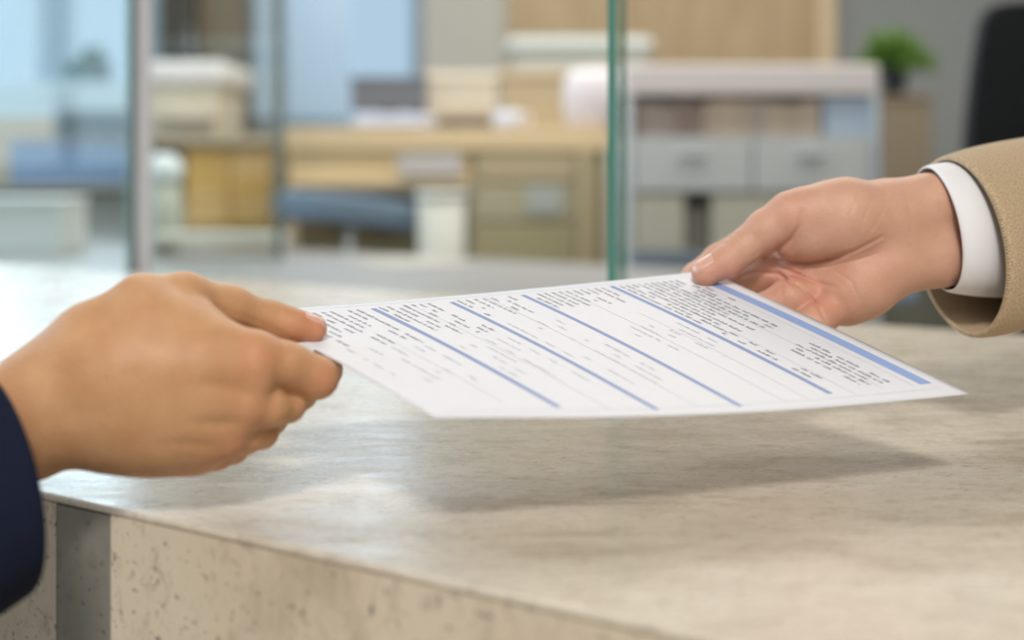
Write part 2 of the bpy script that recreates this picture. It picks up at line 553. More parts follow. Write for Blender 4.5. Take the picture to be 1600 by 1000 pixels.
def nail(name, f, c, axis, up, length, width, matl, parent):
    """a curved plate lying on the skin: every vertex is dropped onto the finger's surface"""
    c, axis, up = Vector(c), Vector(axis).normalized(), Vector(up)
    up = (up - axis * up.dot(axis)).normalized()
    side = axis.cross(up)
    bm = bmesh.new()
    nu, nv = 12, 12
    G = {}
    pts = []
    for i in range(nu + 1):
        for j in range(nv + 1):
            s, t = i / nu * 2 - 1, j / nv * 2 - 1
            # rounded-rectangle outline
            x = s * math.sqrt(1 - 0.32 * t * t); y = t * math.sqrt(1 - 0.22 * s * s)
            pts.append(c + axis * (x * length / 2) + side * (y * width / 2) + up * 0.014)
    Q = np.array(pts, dtype=np.float32)
    upn = np.array(up, dtype=np.float32)
    for _ in range(60):
        Q = Q - upn * np.clip(f(Q), -0.003, 0.003)[:, None] * 0.8
    for s_, off in ((0, 0.00035), (1, -0.0008)):
        for i in range(nu + 1):
            for j in range(nv + 1):
                G[s_, i, j] = bm.verts.new(Vector(Q[i * (nv + 1) + j].tolist()) + up * off)
    for i in range(nu):
        for j in range(nv):
            bm.faces.new((G[0, i, j], G[0, i, j + 1], G[0, i + 1, j + 1], G[0, i + 1, j]))
    for i in range(nu):
        for j in (0, nv): bm.faces.new((G[0, i, j], G[0, i + 1, j], G[1, i + 1, j], G[1, i, j]))
    for j in range(nv):
        for i in (0, nu): bm.faces.new((G[0, i, j], G[0, i, j + 1], G[1, i, j + 1], G[1, i, j]))
    return obj(name, bm, matl, parent, smooth=True)


def loft(name, rings, matl, parent, n=64, thick=0.0016, sub=True, wob=None):
    """cloth tube: each ring = centre, vector to its top, vector to its near side"""
    bm = bmesh.new()
    uvl = bm.loops.layers.uv.new('weave')
    R, L = [], [0.0]
    for k, (c, vt, vn) in enumerate(rings):
        if k: L.append(L[-1] + (Vector(c) - Vector(rings[k - 1][0])).length)
        row = []
        for i in range(n):
            t = 2 * math.pi * i / n
            p = Vector(c) + Vector(vt) * math.cos(t) + Vector(vn) * math.sin(t)
            if wob: p += Vector(wob(k, t))
            row.append(bm.verts.new(p))
        R.append(row)
    for k in range(len(R) - 1):
        for i in range(n):
            f_ = bm.faces.new((R[k][i], R[k][(i + 1) % n], R[k + 1][(i + 1) % n], R[k + 1][i]))
            for lp, (a, b) in zip(f_.loops, ((i, k), (i + 1, k), (i + 1, k + 1), (i, k + 1))):
                lp[uvl].uv = (a / n * 0.34, L[b])
    o = obj(name, bm, matl, parent, smooth=True)
    if sub:
        m = o.modifiers.new('subsurf', 'SUBSURF'); m.levels = m.render_levels = 2
    m = o.modifiers.new('solidify', 'SOLIDIFY'); m.thickness = thick; m.offset = 0
    return o


#HANDS

tan_skin = skin_material('tan_skin', (202, 155, 114), (186, 137, 96), (198, 132, 100))
fair_skin = skin_material('fair_skin', (208, 163, 139), (196, 149, 124), (200, 130, 110))
nail_mat = mat('nail', (212, 166, 148), 0.25, 0.5)

# giver: right hand reaching in from the left, back of the hand towards the camera
D = .664
giver = empty('person', P(-20, 745, .64), 'person at left in a navy jacket, hand holding the paper by its left edge', 'person')
spec = dict(groups=[
    ([  # wrist, palm and metacarpals
        [(-60, 650, D - .012, 17), (60, 635, D, 19), (150, 605, D, 20)],
        [(-60, 690, D - .012, 17), (50, 684, D, 17.5), (118, 662, D, 14), (175, 664, D, 15.5)],
        [(60, 605, D + .004, 14.5), (150, 556, D + .006, 20), (240, 534, D + .006, 18), (330, 547, D + .004, 13), (398, 556, D + .006, 11.5)],
        [(90, 610, D, 18), (200, 580, D - .002, 19), (300, 580, D - .002, 15), (392, 585, D + .002, 11.5)],
        [(90, 640, D, 18), (200, 630, D - .002, 18), (300, 632, D - .003, 14), (380, 638, D + .0, 10.5)],
        [(100, 655, D, 15), (200, 662, D, 16.5), (290, 675, D, 14), (352, 684, D + .002, 10)],
        [(110, 662, D + .002, 12), (172, 674, D + .004, 14.5), (235, 684, D + .005, 14.5), (300, 702, D + .006, 11)],
        [(150, 620, D + .018, 18), (250, 640, D + .02, 17), (330, 650, D + .022, 14)],   # palm side
    ], .012, .01),
    ([[(50, 602, D + .008, 12), (145, 534, D + .012, 14), (222, 474, D + .018, 13), (288, 462, D + .028, 10.6)],
      [(288, 462, D + .028, 10.6), (360, 478, D + .044, 9.2), (424, 499, D + .056, 8.5)],
      [(424, 499, D + .056, 8.3), (455, 508, D + .058, 7.6), (490, 514, D + .061, 6.9)],
      [(230, 500, D + .012, 14), (310, 505, D + .018, 10)]], .006, .016),            # thumb and its web
    ([[(398, 555, D + .006, 11.2), (448, 570, D + .012, 10.9), (495, 590, D + .020, 10.4)],
      [(495, 590, D + .020, 10.0), (508, 579, D + .044, 8.2), (508, 560, D + .066, 7.2)]], .003, .004),   # index
    ([[(384, 632, D, 10.4), (420, 635, D + .008, 9.8), (449, 632, D + .018, 8.6)],
      [(449, 632, D + .018, 8.6), (470, 615, D + .040, 7.9), (470, 592, D + .056, 7.2)]], .003, .0022),   # middle
    ([[(354, 682, D + .002, 9.8), (382, 680, D + .010, 9), (408, 675, D + .020, 8)],
      [(408, 675, D + .020, 8), (425, 655, D + .040, 7.4), (425, 630, D + .052, 6.8)]], .003, .0022),   # ring
    ([[(308, 708, D + .006, 9.8), (338, 706, D + .014, 8.4), (364, 700, D + .024, 7.4)],
      [(364, 700, D + .024, 7.4), (380, 685, D + .040, 6.8), (380, 665, D + .050, 6.2)]], .003, .0025),   # little
], creases=[
    ([(438, 612), (455, 618), (474, 627)], 3, 1.6, 9),
    ([(292, 474), (345, 482), (398, 500), (436, 518), (470, 541)], 3.5, .3, .9),
    ([(430, 480), (428, 492), (433, 506)], 2, .25, 9), ([(437, 482), (436, 494), (440, 508)], 2, .25, 9),
    ([(300, 660), (340, 662), (378, 660)], 9, .8, .68), ([(300, 600), (345, 604), (385, 612)], 12, .7, .68),
    ([(250, 695), (300, 693), (340, 700)], 8, .6, .68),
], flush=[((410, 565, D - .008), .015, .5), ((396, 642, D - .010), .012, .5), ((362, 705, D - .008), .012, .45), ((490, 520, D + .061), .017, .8), ((505, 600, D + .012), .012, .5), ((330, 730, D), .012, .4)])
hand, f1 = grow_hand('hand', spec, tan_skin, giver)
nail('thumb_nail', f1, A(491, 506, D + .061), P(512, 515, D + .064) - P(455, 508, D + .059), (0.05, -.12, 1), .0125, .0105, nail_mat, giver)

navy = cloth_material('navy_wool', (20, 25, 42), (27, 33, 53), 5200, .2)
navy.node_tree.nodes['Principled BSDF'].inputs['Sheen Weight'].default_value = 0.0
c0 = P(-2, 748, .640)
rings = []
ax = (P(-330, 930, .585) - c0).normalized()
vt0 = Vector((-.0073, .004, .0488))
vn0 = Vector((.0343, -.0400, -.004))
for k, (s, g_) in enumerate(((0.012, .93), (.003, .95), (0.0, .985), (.002, 1.0), (.02, 1.01), (.06, 1.04), (.12, 1.1), (.2, 1.16), (.34, 1.24))):
    rings.append((c0 + ax * s + (Vector((0, 0, -.02)) * s), vt0 * g_, vn0 * g_))
sl = loft('jacket_sleeve', rings, navy, giver, wob=lambda k, t: (0, 0, 0) if k < 5 else (0, 0, .003 * math.sin(3 * t + k)))

# receiver: right hand from the right, palm towards the camera, thumb on top of the sheet
R_ = .880
taker = empty('person', P(1520, 390, R_), 'person at right in a beige jacket, thumb pressing the paper from above', 'person')
spec = dict(groups=[
    ([  # forearm, wrist, palm
        [(1640, 335, R_ + .03, 22), (1530, 330, R_ + .012, 21), (1455, 324, R_ + .006, 19.5), (1390, 330, R_ + .004, 20)],
        [(1640, 395, R_ + .03, 21), (1530, 392, R_ + .012, 20), (1460, 396, R_ + .004, 19.5), (1390, 408, R_, 20)],
        [(1400, 340, R_, 20), (1320, 335, R_ - .006, 21), (1262, 332, R_ - .006, 16)],      # thenar
        [(1390, 350, R_, 18), (1325, 358, R_ - .006, 17.5), (1268, 366, R_ - .004, 15), (1235, 378, R_ - .001, 11)],
        [(1400, 410, R_, 19), (1345, 445, R_ - .002, 20), (1318, 462, R_ - .002, 19)],                   # hypothenar
        [(1420, 370, R_ + .004, 20), (1330, 402, R_ + .008, 17), (1250, 412, R_ + .014, 14)],
        [(1350, 420, R_ + .006, 18), (1280, 440, R_ + .012, 15), (1240, 440, R_ + .014, 13)],
    ], .010, .01),
    ([[(1290, 334, R_ - .004, 19), (1236, 338, R_ - .006, 15), (1198, 358, R_ - .005, 12.2)],
      [(1198, 358, R_ - .005, 12.2), (1161, 387, R_ - .005, 10.4), (1136, 408, R_ - .006, 9.8), (1102, 426, R_ - .007, 8.7)]], .004, .004),
    ([[(1262, 395, R_ + .030, 12), (1180, 366, R_ + .042, 9.2), (1120, 402, R_ + .048, 8)],
      [(1120, 402, R_ + .048, 8), (1084, 430, R_ + .040, 7.2), (1074, 452, R_ + .026, 6.8)]], .004, .004),
    ([[(1262, 408, R_ + .018, 13), (1200, 424, R_ + .021, 12.5), (1152, 450, R_ + .026, 10.2)],
      [(1152, 450, R_ + .026, 10), (1120, 472, R_ + .018, 8), (1085, 468, R_ + .018, 7)]], .004, .003),
    ([[(1285, 462, R_ + .002, 13), (1236, 466, R_ - .004, 12.5), (1192, 486, R_ - .004, 10.5)],
      [(1192, 486, R_ - .004, 10.4), (1155, 506, R_ - .004, 8.6), (1118, 500, R_, 7.2)]], .004, .003),
    ([[(1306, 474, R_ - .006, 12), (1272, 505, R_ - .018, 10.5), (1235, 528, R_ - .022, 8.4)],
      [(1235, 528, R_ - .022, 8.2), (1195, 536, R_ - .02, 7.2), (1162, 530, R_ - .014, 6.4)]], .004, .003),
], creases=[
    ([(1253, 330), (1250, 352), (1236, 374), (1214, 392), (1196, 404)], 3.5, 1.3, 9),
    ([(1194, 404), (1225, 409), (1262, 411), (1300, 404), (1340, 390), (1378, 370)], 3.2, 1.5, 9),
    ([(1196, 405), (1235, 424), (1270, 440), (1305, 449)], 2.8, 1.3, 9),
    ([(1235, 420), (1290, 418), (1340, 406), (1372, 396)], 2.2, .5, 9),
    ([(1158, 432), (1185, 425), (1215, 428), (1252, 450), (1276, 476), (1290, 500)], 3, 1.5, 9),
    ([(1210, 432), (1222, 445), (1220, 462)], 2, .5, 9),
    ([(1128, 370), (1146, 372), (1155, 384)], 2, .45, 9), ([(1118, 380), (1140, 382)], 1.8, .35, 9),
    ([(1344, 300), (1330, 330), (1322, 352)], 2.6, .28, 9), ([(1366, 305), (1352, 335), (1345, 356)], 2.6, .28, 9),
    ([(1268, 306), (1258, 330), (1254, 352)], 2.4, .25, 9), ([(1385, 318), (1372, 345), (1352, 372)], 2.4, .25, 9),
    ([(1262, 410), (1250, 428), (1248, 446)], 2.2, .45, 9), ([(1300, 420), (1330, 440), (1345, 470)], 2.4, .3, 9),
    ([(1205, 414), (1232, 440), (1262, 470)], 2.2, .6, 9), ([(1415, 300), (1424, 345), (1420, 400)], 3.5, .25, 9),
    ([(1170, 402), (1182, 398), (1188, 388)], 2.2, .3, 9), ([(1138, 362), (1150, 366), (1160, 376)], 1.8, .35, 9),
], flush=[((1120, 436, R_), .018, .9), ((1225, 440, R_), .024, .5), ((1340, 420, R_ - .01), .022, .35), ((1285, 480, R_ - .01), .02, .6), ((1225, 390, R_ - .01), .016, .4), ((1230, 340, R_ - .01), .016, .35)])
hand2, f2 = grow_hand('hand', spec, fair_skin, taker, h=0.0007)
nail('thumb_nail', f2, A(1098, 415, R_ - .007), P(1078, 434, R_ - .008) - P(1160, 387, R_ - .006), (-.28, -.72, .66), .0155, .0130, nail_mat, taker)

shirt = cloth_material('white_shirt_cotton', (226, 224, 226), (236, 235, 238), 7000, .12, .8)
beige = cloth_material('beige_linen', (158, 134, 102), (208, 184, 153), 3400, .8)
sleeve_lining = cloth_material('beige_lining', (166, 148, 120), (178, 160, 132), 5000, .2, .7)


def ring(top, bot, near_px, dn):
    """ring through a top and a bottom point whose near side bulges to near_px"""
    t, b = Vector(top), Vector(bot)
    c = (t + b) / 2
    return c, (t - b) / 2, Vector(near_px) - c


rings = []
for k, (tp_, bt_, nr_) in enumerate((
        (P(1452, 263, R_ + .004), P(1478, 452, R_ + .002), P(1503, 370, R_ - .026)),
        (P(1453, 260, R_ + .004), P(1479, 455, R_ + .002), P(1507, 370, R_ - .028)),
        (P(1470, 257, R_ + .007), P(1500, 458, R_ + .004), P(1530, 370, R_ - .028)),
        (P(1500, 252, R_ + .014), P(1530, 462, R_ + .012), P(1560, 372, R_ - .022)),
        (P(1560, 250, R_ + .03), P(1590, 462, R_ + .03), P(1610, 375, R_ - .004)),
        (P(1700, 250, R_ + .07), P(1730, 462, R_ + .07), P(1740, 375, R_ + .04)))):
    rings.append(ring(tp_, bt_, nr_, 0))
loft('shirt_cuff', rings, shirt, taker, thick=.0013)
rings = []
for k, (tp_, bt_, nr_) in enumerate((
        (P(1483, 250, R_ + .010), P(1516, 519, R_ + .000), P(1572, 392, R_ - .036)),
        (P(1482, 246, R_ + .010), P(1516, 524, R_ + .000), P(1577, 392, R_ - .039)),
        (P(1488, 244, R_ + .011), P(1522, 526, R_ + .001), P(1583, 392, R_ - .040)),
        (P(1520, 232, R_ + .020), P(1556, 521, R_ + .010), P(1614, 390, R_ - .032)),
        (P(1565, 219, R_ + .032), P(1600, 508, R_ + .022), P(1650, 380, R_ - .020)),
        (P(1630, 214, R_ + .05), P(1660, 492, R_ + .04), P(1710, 370, R_ - .002)),
        (P(1800, 190, R_ + .10), P(1830, 500, R_ + .09), P(1870, 360, R_ + .045)),
        (P(2050, 150, R_ + .17), P(2080, 500, R_ + .16), P(2120, 330, R_ + .11)))):
    rings.append(ring(tp_, bt_, nr_, 0))
loft('jacket_sleeve', rings, beige, taker, thick=.0022, wob=lambda k, t: (.0015 * math.sin(2 * t + k), 0, .002 * math.sin(3 * t + 1.3 * k)) if k > 2 else (0, 0, 0))

# ------------------------------------------------------------------ the room
WY = 6.0


def wx(px, d=WY): return (px - 800) / F * d
def wz(py, d=WY): return CAMZ - (py - HOR) / F * d


wall_m = mat('greige_wall', (158, 156, 150), .85, .2, .03, 3)
grey_wall = mat('grey_wall', (140, 143, 142), .85, .2, .03, 3)
floor_m = mat('floor_tile', (150, 144, 134), .5, .4, .08, 4)
ceil_m = mat('ceiling_paint', (225, 222, 216), .9, .2)
wood_wall = mat('oak_veneer', (186, 164, 132), .6, .3, .0, 6, (6, 6, .5), col2=(170, 147, 114))
frame_m = mat('window_frame', (150, 172, 188), .5, .4)
glass_m = glass_material('window_glass', (.93, .97, .98))


def struct(name, bm, m, bevel=0): return tag(obj(name, bm, m, bevel=bevel), kind='structure')


XL, XR, YR, ZC = -3.6, 3.6, -2.4, 2.8
struct('floor', box(bmesh.new(), XL, XR, YR, WY + .2, -.1, 0), floor_m)
struct('ceiling', box(bmesh.new(), XL, XR, YR, WY + .2, ZC, ZC + .1), ceil_m)
bm = bmesh.new()
box(bm, XL - .1, XL, YR, 1.0, 0, ZC); box(bm, XL - .1, XL, 4.6, WY + .2, 0, ZC)
box(bm, XL - .1, XL, 1.0, 4.6, 0, .85); box(bm, XL - .1, XL, 1.0, 4.6, 2.68, ZC)
struct('wall_left', bm, wall_m)
struct('wall_right', box(bmesh.new(), XR, XR + .1, YR, WY + .2, 0, ZC), grey_wall)
struct('wall_rear', box(bmesh.new(), XL, XR, YR - .1, YR, 0, ZC), wall_m)
bm = bmesh.new()
W1, W2 = (XL + .12, wx(246)), (wx(376), wx(656))
S1, S2, HT = 1.02, 1.08, 2.62
box(bm, XL, W1[0], WY, WY + .2, 0, ZC)
box(bm, W1[1], W2[0], WY, WY + .2, 0, ZC)
box(bm, W2[1], XR, WY, WY + .2, 0, ZC)
box(bm, W1[0], W1[1], WY, WY + .2, 0, S1); box(bm, W1[0], W1[1], WY, WY + .2, HT, ZC)
box(bm, W2[0], W2[1], WY, WY + .2, 0, S2); box(bm, W2[0], W2[1], WY, WY + .2, HT, ZC)
struct('wall_back', bm, wall_m)


def window(name, x0, x1, z0, z1, mull, fr=.045):
    e = empty(name, ((x0 + x1) / 2, WY + .1, z0), None, None)
    tag(e, kind='structure')
    bm = bmesh.new()
    box(bm, x0, x0 + fr, WY + .06, WY + .12, z0, z1); box(bm, x1 - fr, x1, WY + .06, WY + .12, z0, z1)
    box(bm, x0 + fr, x1 - fr, WY + .06, WY + .12, z0, z0 + fr); box(bm, x0 + fr, x1 - fr, WY + .06, WY + .12, z1 - fr, z1)
    for m_, w_ in mull: box(bm, m_ - w_ / 2, m_ + w_ / 2, WY + .06, WY + .12, z0 + fr, z1 - fr)
    obj('window_frame', bm, frame_m, e, bevel=.004)
    obj('pane', box(bmesh.new(), x0 + fr, x1 - fr, WY + .088, WY + .094, z0 + fr, z1 - fr), glass_m, e)


window('window_1', W1[0], W1[1], S1, HT, [(wx(70), .10), (-2.9, .1)])
window('window_2', W2[0], W2[1], S2, HT, [(wx(432), .05)])
w3 = empty('added_window_3', (XL - .05, 2.8, .85), None, None); tag(w3, kind='structure')  # unseen window, added as an opening for the side fill
bm = bmesh.new()
for a_, b_ in ((1.0, 1.05), (2.17, 2.22), (3.38, 3.43), (4.55, 4.6)): box(bm, XL - .08, XL - .03, a_, b_, .85, 2.68)
for a_, b_ in ((.85, .9), (2.63, 2.68)): box(bm, XL - .079, XL - .031, 1.05, 4.55, a_, b_)
obj('window_frame', bm, frame_m, w3)  # frame of the added unseen window
obj('pane', box(bmesh.new(), XL - .058, XL - .052, 1.05, 4.55, .9, 2.63), glass_m, w3)  # pane of the added unseen window
struct('trim_1', box(bmesh.new(), wx(792), wx(1272), WY - .04, WY - .001, 0, ZC - .01), wood_wall)
struct('trim_2', box(bmesh.new(), wx(1273), wx(1300), WY - .07, WY - .001, 0, ZC - .01), mat('pale_oak', (205, 184, 152), .6, .3))
struct('trim_3', box(bmesh.new(), wx(1301), wx(2000), WY - .03, WY - .001, 0, ZC - .01), grey_wall)
struct('trim_4', box(bmesh.new(), wx(662), wx(791), WY - .02, WY - .001, 0, ZC - .01), mat('warm_grey_panel', (186, 182, 172), .8, .2))


def part(name, bm, m, parent, bevel=.004): return obj(name, bm, m, parent, bevel=bevel)


# tall cupboard and oak post between the windows
cupb = empty('tall_cupboard', (wx(274, 5.6), 5.6, 0), 'tall dark charcoal cupboard between the two windows', 'cupboard')
part('body', pbox(250, -260, 303, 400, 5.55, .4, z0=.0), mat('charcoal_laminate', (30, 40, 44), .5, .3), cupb)
part('handle', pbox(296, 40, 299, 180, 5.53, .02), mat('steel', (150, 152, 155), .3, .5, metal=1), cupb)
o = obj('wooden_post', pbox(309, -300, 374, 400, 5.6, .3, z0=0), mat('taupe_wood', (108, 99, 86), .6, .3, .08, 6, (6, 6, .6)), bevel=.01)
tag(o, 'square taupe wooden post right of the dark cupboard', 'post')

# curtain in front of the second window: pleated translucent strips
cur_m = mat('pale_blue_voile', (196, 212, 220), .9, .1)
cur_m.node_tree.nodes['Principled BSDF'].inputs['Transmission Weight'].default_value = 0.0
bm = bmesh.new()
n = 120
x0, x1 = wx(400, 5.85), wx(545, 5.85)
pv = None
for i in range(n + 1):
    x = x0 + (x1 - x0) * i / n
    y = 5.85 + .02 * math.sin(i * .55) + .008 * math.sin(i * 1.7)
    q = [bm.verts.new((x, y, .9)), bm.verts.new((x, y, 2.6))]
    if pv: bm.faces.new((pv[0], q[0], q[1], pv[1]))
    pv = q
tl = bpy.data.materials.new('voile'); tl.use_nodes = True
nt = tl.node_tree; nt.nodes.clear()
out = nt.nodes.new('ShaderNodeOutputMaterial'); mx = nt.nodes.new('ShaderNodeMixShader'); mx2 = nt.nodes.new('ShaderNodeMixShader')
df = nt.nodes.new('ShaderNodeBsdfDiffuse'); tn = nt.nodes.new('ShaderNodeBsdfTranslucent'); tr = nt.nodes.new('ShaderNodeBsdfTransparent')
df.inputs[0].default_value = tn.inputs[0].default_value = (.86, .93, .97, 1)
nt.links.new(df.outputs[0], mx.inputs[1]); nt.links.new(tn.outputs[0], mx.inputs[2]); mx.inputs[0].default_value = .6
nt.links.new(mx.outputs[0], mx2.inputs[1]); nt.links.new(tr.outputs[0], mx2.inputs[2]); mx2.inputs[0].default_value = .7
nt.links.new(mx2.outputs[0], out.inputs[0])
o = obj('curtain', bm, tl, smooth=True)
m = o.modifiers.new('solidify', 'SOLIDIFY'); m.thickness = .002
tag(o, 'sheer pale curtain hanging in pleats before the right window', 'curtain')

# ---------- staff desk just behind the counter
desk_grey = mat('grey_laminate', (138, 138, 138), .45, .4, .02, 4)
DZ = .715


def cbox(e0, e1, n0, n1, z0, z1): return box(bmesh.new(), e0, e1, n0, n1, z0, z1, CM)


sd = empty('staff_desk', CM @ Vector((2.0, 1.9, 0)), 'low light grey staff desk behind the stone counter', 'desk')
part('desktop', cbox(.95, 3.3, 1.414, 2.5, DZ - .03, DZ), desk_grey, sd)
for x, y in ((1.0, 1.45), (3.2, 1.45), (1.0, 2.4), (3.2, 2.4)):
    part('leg', cbox(x, x + .05, y, y + .05, 0, DZ - .03), mat('desk_leg', (170, 170, 168), .4, .4), sd)
sd2 = empty('staff_desk', CM @ Vector((.2, 1.7, 0)), 'low beige side desk behind the counter at right', 'desk')
part('desktop', cbox(-1.2, .94, 1.414, 1.95, .66, .69), mat('beige_laminate', (186, 172, 146), .5, .3), sd2)
for x, y in ((-1.15, 1.45), (.86, 1.45), (-1.15, 1.88), (.86, 1.88)):
    part('leg', cbox(x, x + .05, y, y + .05, 0, .66), mat('desk_leg_2', (150, 146, 136), .4, .4), sd2)

# ---------- left zone
DT, WD = wz(200, 3.9), wz(288, 4.2)      # tops of the wooden and the left work desk
pl = empty('potted_plant', (wx(142, 5.4), 5.4, 1.25), 'small grey-green plant on the white cabinet by the left window', 'plant')


def leaves(parent, c, r, n, m, seed, up=.5, L=.12):
    rnd = random.Random(seed)
    bm = bmesh.new()
    for _ in range(n):
        a = rnd.uniform(0, 2 * math.pi); el = rnd.uniform(-.1, 1.3)
        d = Vector((math.cos(a) * math.cos(el), math.sin(a) * math.cos(el), math.sin(el)))
        s = d.cross(Vector((0, 0, 1))).normalized() * rnd.uniform(.012, .022) * (L / .12)
        ln = r * rnd.uniform(.55, 1.0)
        p0 = Vector(c); p1 = p0 + d * ln * .5 + Vector((0, 0, .02)); p2 = p0 + d * ln - Vector((0, 0, ln * .12))
        st = p0 + d * ln * .2
        v = [bm.verts.new(q) for q in (p0, st + s * .4, p1 + s, p2, p1 - s, st - s * .4)]
        bm.faces.new(v)
    o = obj('foliage', bm, m, parent)
    mm = o.modifiers.new('solidify', 'SOLIDIFY'); mm.thickness = .0012


wc = empty('low_cabinet', (wx(110, 5.3), 5.3, 0), 'low white cabinet under the left window', 'cabinet')
part('body', pbox(-160, 128, 212, 400, 5.25, .42, z0=.0), mat('white_blue_laminate', (172, 190, 200), .5, .4), wc)
for a in (-160, -35, 90):
    part('door', pbox(a + 3, 134, a + 120, 330, 5.232, .018), mat('cabinet_door', (176, 194, 204), .5, .4), wc)
zt = wz(128, 5.25)
part('pot', lathe(bmesh.new(), (wx(142, 5.4), 5.42, zt), [(.05, 0), (.07, .02), (.075, .06), (.065, .06)]), mat('grey_pot', (120, 140, 144), .6, .3), pl)
leaves(pl, (wx(142, 5.4), 5.42, zt + .05), .13, 46, mat('dull_leaf', (108, 136, 130), .7, .2), 3)

tb_ = obj('parcel', pbox(-40, 184, 84, 222, 4.5, .28, z0=WD), mat('tan_card', (172, 160, 140), .8, .2), bevel=.004)
tag(tb_, 'flat tan parcel on the blue partition at far left', 'parcel')
mn = empty('monitor', P(148, 222, 4.5), 'wide dark monitor standing behind the blue partition', 'monitor')
part('screen', pbox(88, 172, 222, 216, 4.5, .05), mat('dark_slate', (92, 106, 112), .5, .3), mn, .01)
part('stand', pbox(145, 214, 165, 226, 4.53, .06, z0=WD), mat('dark_slate_2', (80, 90, 95), .5, .3), mn)
pa = empty('partition_screen', P(100, 290, 4.4), 'blue fabric partition on the left desk', 'partition')
part('fabric_panel', pbox(14, 222, 214, 288, 4.35, .06, z0=WD), mat('blue_fabric', (122, 142, 172), .9, .1, .05, 40), pa, .008)
part('rail', pbox(12, 216, 216, 223, 4.34, .08), mat('rail_grey', (160, 165, 170), .5, .3), pa)
ld = empty('work_desk', (wx(90, 4.2), 4.4, 0), 'beige-grey desk below the blue partition at far left', 'desk')
part('desktop', pbox(-120, 288, 222, 296, 4.2, .62), mat('desk_greige', (160, 160, 154), .6, .3), ld)
part('front_panel', pbox(-110, 296, 214, 352, 4.25, .03, z0=0), mat('panel_greige', (150, 150, 146), .7, .3), ld)
part('side_panel', pbox(-118, 296, -110, 352, 4.22, .55, z0=0), mat('panel_greige_2', (150, 150, 146), .7, .3), ld)
bx = empty('storage_box', P(50, 345, 3.35), 'flat white box at far left end of the grey staff desk', 'box')
part('carton', box(bmesh.new(), wx(-60, 3.3), wx(96, 3.3), 3.3, 3.5, .715, wz(318, 3.3)), mat('white_card', (202, 206, 206), .6, .3), bx)
part('lid', box(bmesh.new(), wx(-63, 3.3), wx(99, 3.3), 3.296, 3.504, wz(318, 3.3), wz(310, 3.3)), mat('white_card_2', (212, 216, 218), .6, .3), bx)

# ---------- printer on its oak stand
pr = empty('printer', P(290, 208, 4.2), 'boxy white printer with beige body in front of the dark cupboard', 'printer')
part('body', pbox(226, 132, 342, 212, 4.2, .38), mat('warm_beige_plastic', (204, 194, 178), .5, .4), pr, .012)
part('lid', pbox(222, 94, 354, 133, 4.18, .42), mat('white_plastic', (224, 219, 220), .4, .4), pr, .02)
part('paper_tray', pbox(236, 178, 330, 186, 4.12, .1), mat('tray_beige', (190, 176, 156), .5, .4), pr)
st = empty('printer_stand', (wx(330, 4.1), 4.3, 0), 'golden oak cabinet standing under and right of the printer', 'cabinet')
part('top', pbox(222, 212, 432, 226, 4.08, .55), mat('oak_top', (168, 156, 138), .5, .3), st)
part('body', pbox(290, 226, 428, 380, 4.12, .5, z0=0), mat('golden_oak', (214, 168, 92), .55, .3, .06, 5, (6, 6, .8)), st)
part('door', pbox(296, 232, 357, 352, 4.105, .018), mat('golden_oak_door', (208, 164, 92), .55, .3, .05, 5, (6, 6, .8)), st)
part('door', pbox(361, 232, 422, 352, 4.105, .018), mat('golden_oak_door_2', (206, 164, 96), .55, .3, .05, 5, (6, 6, .8)), st)
part('side_panel', pbox(222, 226, 228, 380, 4.12, .5, z0=0), mat('oak_side', (160, 150, 130), .5, .3), st)
c = P(256, 360, 3.35)
cn = empty('canister', (c.x, 3.35, .715), 'pale canister with a domed white lid on the grey desk', 'canister')
zt_, zb_ = wz(282, 3.35), .715
o = obj('body', lathe(bmesh.new(), (c.x, 3.35, zb_), [(.045, 0), (.048, .01), (.044, (zt_ - zb_) * .6), (.036, zt_ - zb_)]), mat('sage_plastic', (184, 188, 176), .4, .4), cn, smooth=True)
o = obj('lid', lathe(bmesh.new(), (c.x, 3.35, zt_), [(.038, 0), (.046, .008), (.047, .03), (.038, .052), (.018, .062), (.004, .064)]), mat('white_lid', (226, 234, 240), .3, .5), cn, smooth=True)
lg = empty('desk_shelf', P(335, 396, 3.0), 'low white shelf ledge on the grey staff desk', 'shelf')
part('board', box(bmesh.new(), wx(236, 3.15), wx(441, 3.15), 3.15, 3.27, wz(382, 3.15), wz(366, 3.15)), mat('white_board', (206, 205, 198), .5, .3), lg)
part('foot', box(bmesh.new(), wx(238, 3.15), wx(244, 3.15), 3.15, 3.25, .715, wz(382, 3.15)), mat('white_board_2', (196, 194, 188), .5, .3), lg)
part('foot', box(bmesh.new(), wx(432, 3.15), wx(439, 3.15), 3.15, 3.25, .715, wz(382, 3.15)), mat('white_board_3', (196, 194, 188), .5, .3), lg)

# ---------- middle desk with its things
md = empty('wooden_desk', (wx(700, 3.9), 4.2, 0), 'wide golden wooden desk in the middle of the office', 'desk')
oak = mat('desk_oak', (206, 184, 146), .5, .3, .05, 5, (.6, 6, 6))
part('desktop', pbox(446, 200, 952, 236, 3.9, .75), oak, md)
part('apron', pbox(452, 236, 735, 290, 3.93, .03), mat('apron_oak', (240, 210, 160), .55, .3, .06, 5, (.6, 6, 6)), md)
part('pedestal', pbox(736, 238, 946, 420, 3.92, .6, z0=0), mat('olive_beige', (160, 150, 120), .6, .3), md)
part('drawer', pbox(744, 242, 900, 284, 3.902, .02), mat('drawer_tan', (170, 154, 124), .6, .3), md)
part('drawer', pbox(744, 288, 900, 345, 3.902, .02), mat('drawer_olive', (164, 156, 130), .6, .3), md)
part('drawer', pbox(744, 349, 900, 412, 3.902, .02), mat('drawer_olive_2', (156, 146, 114), .6, .3), md)
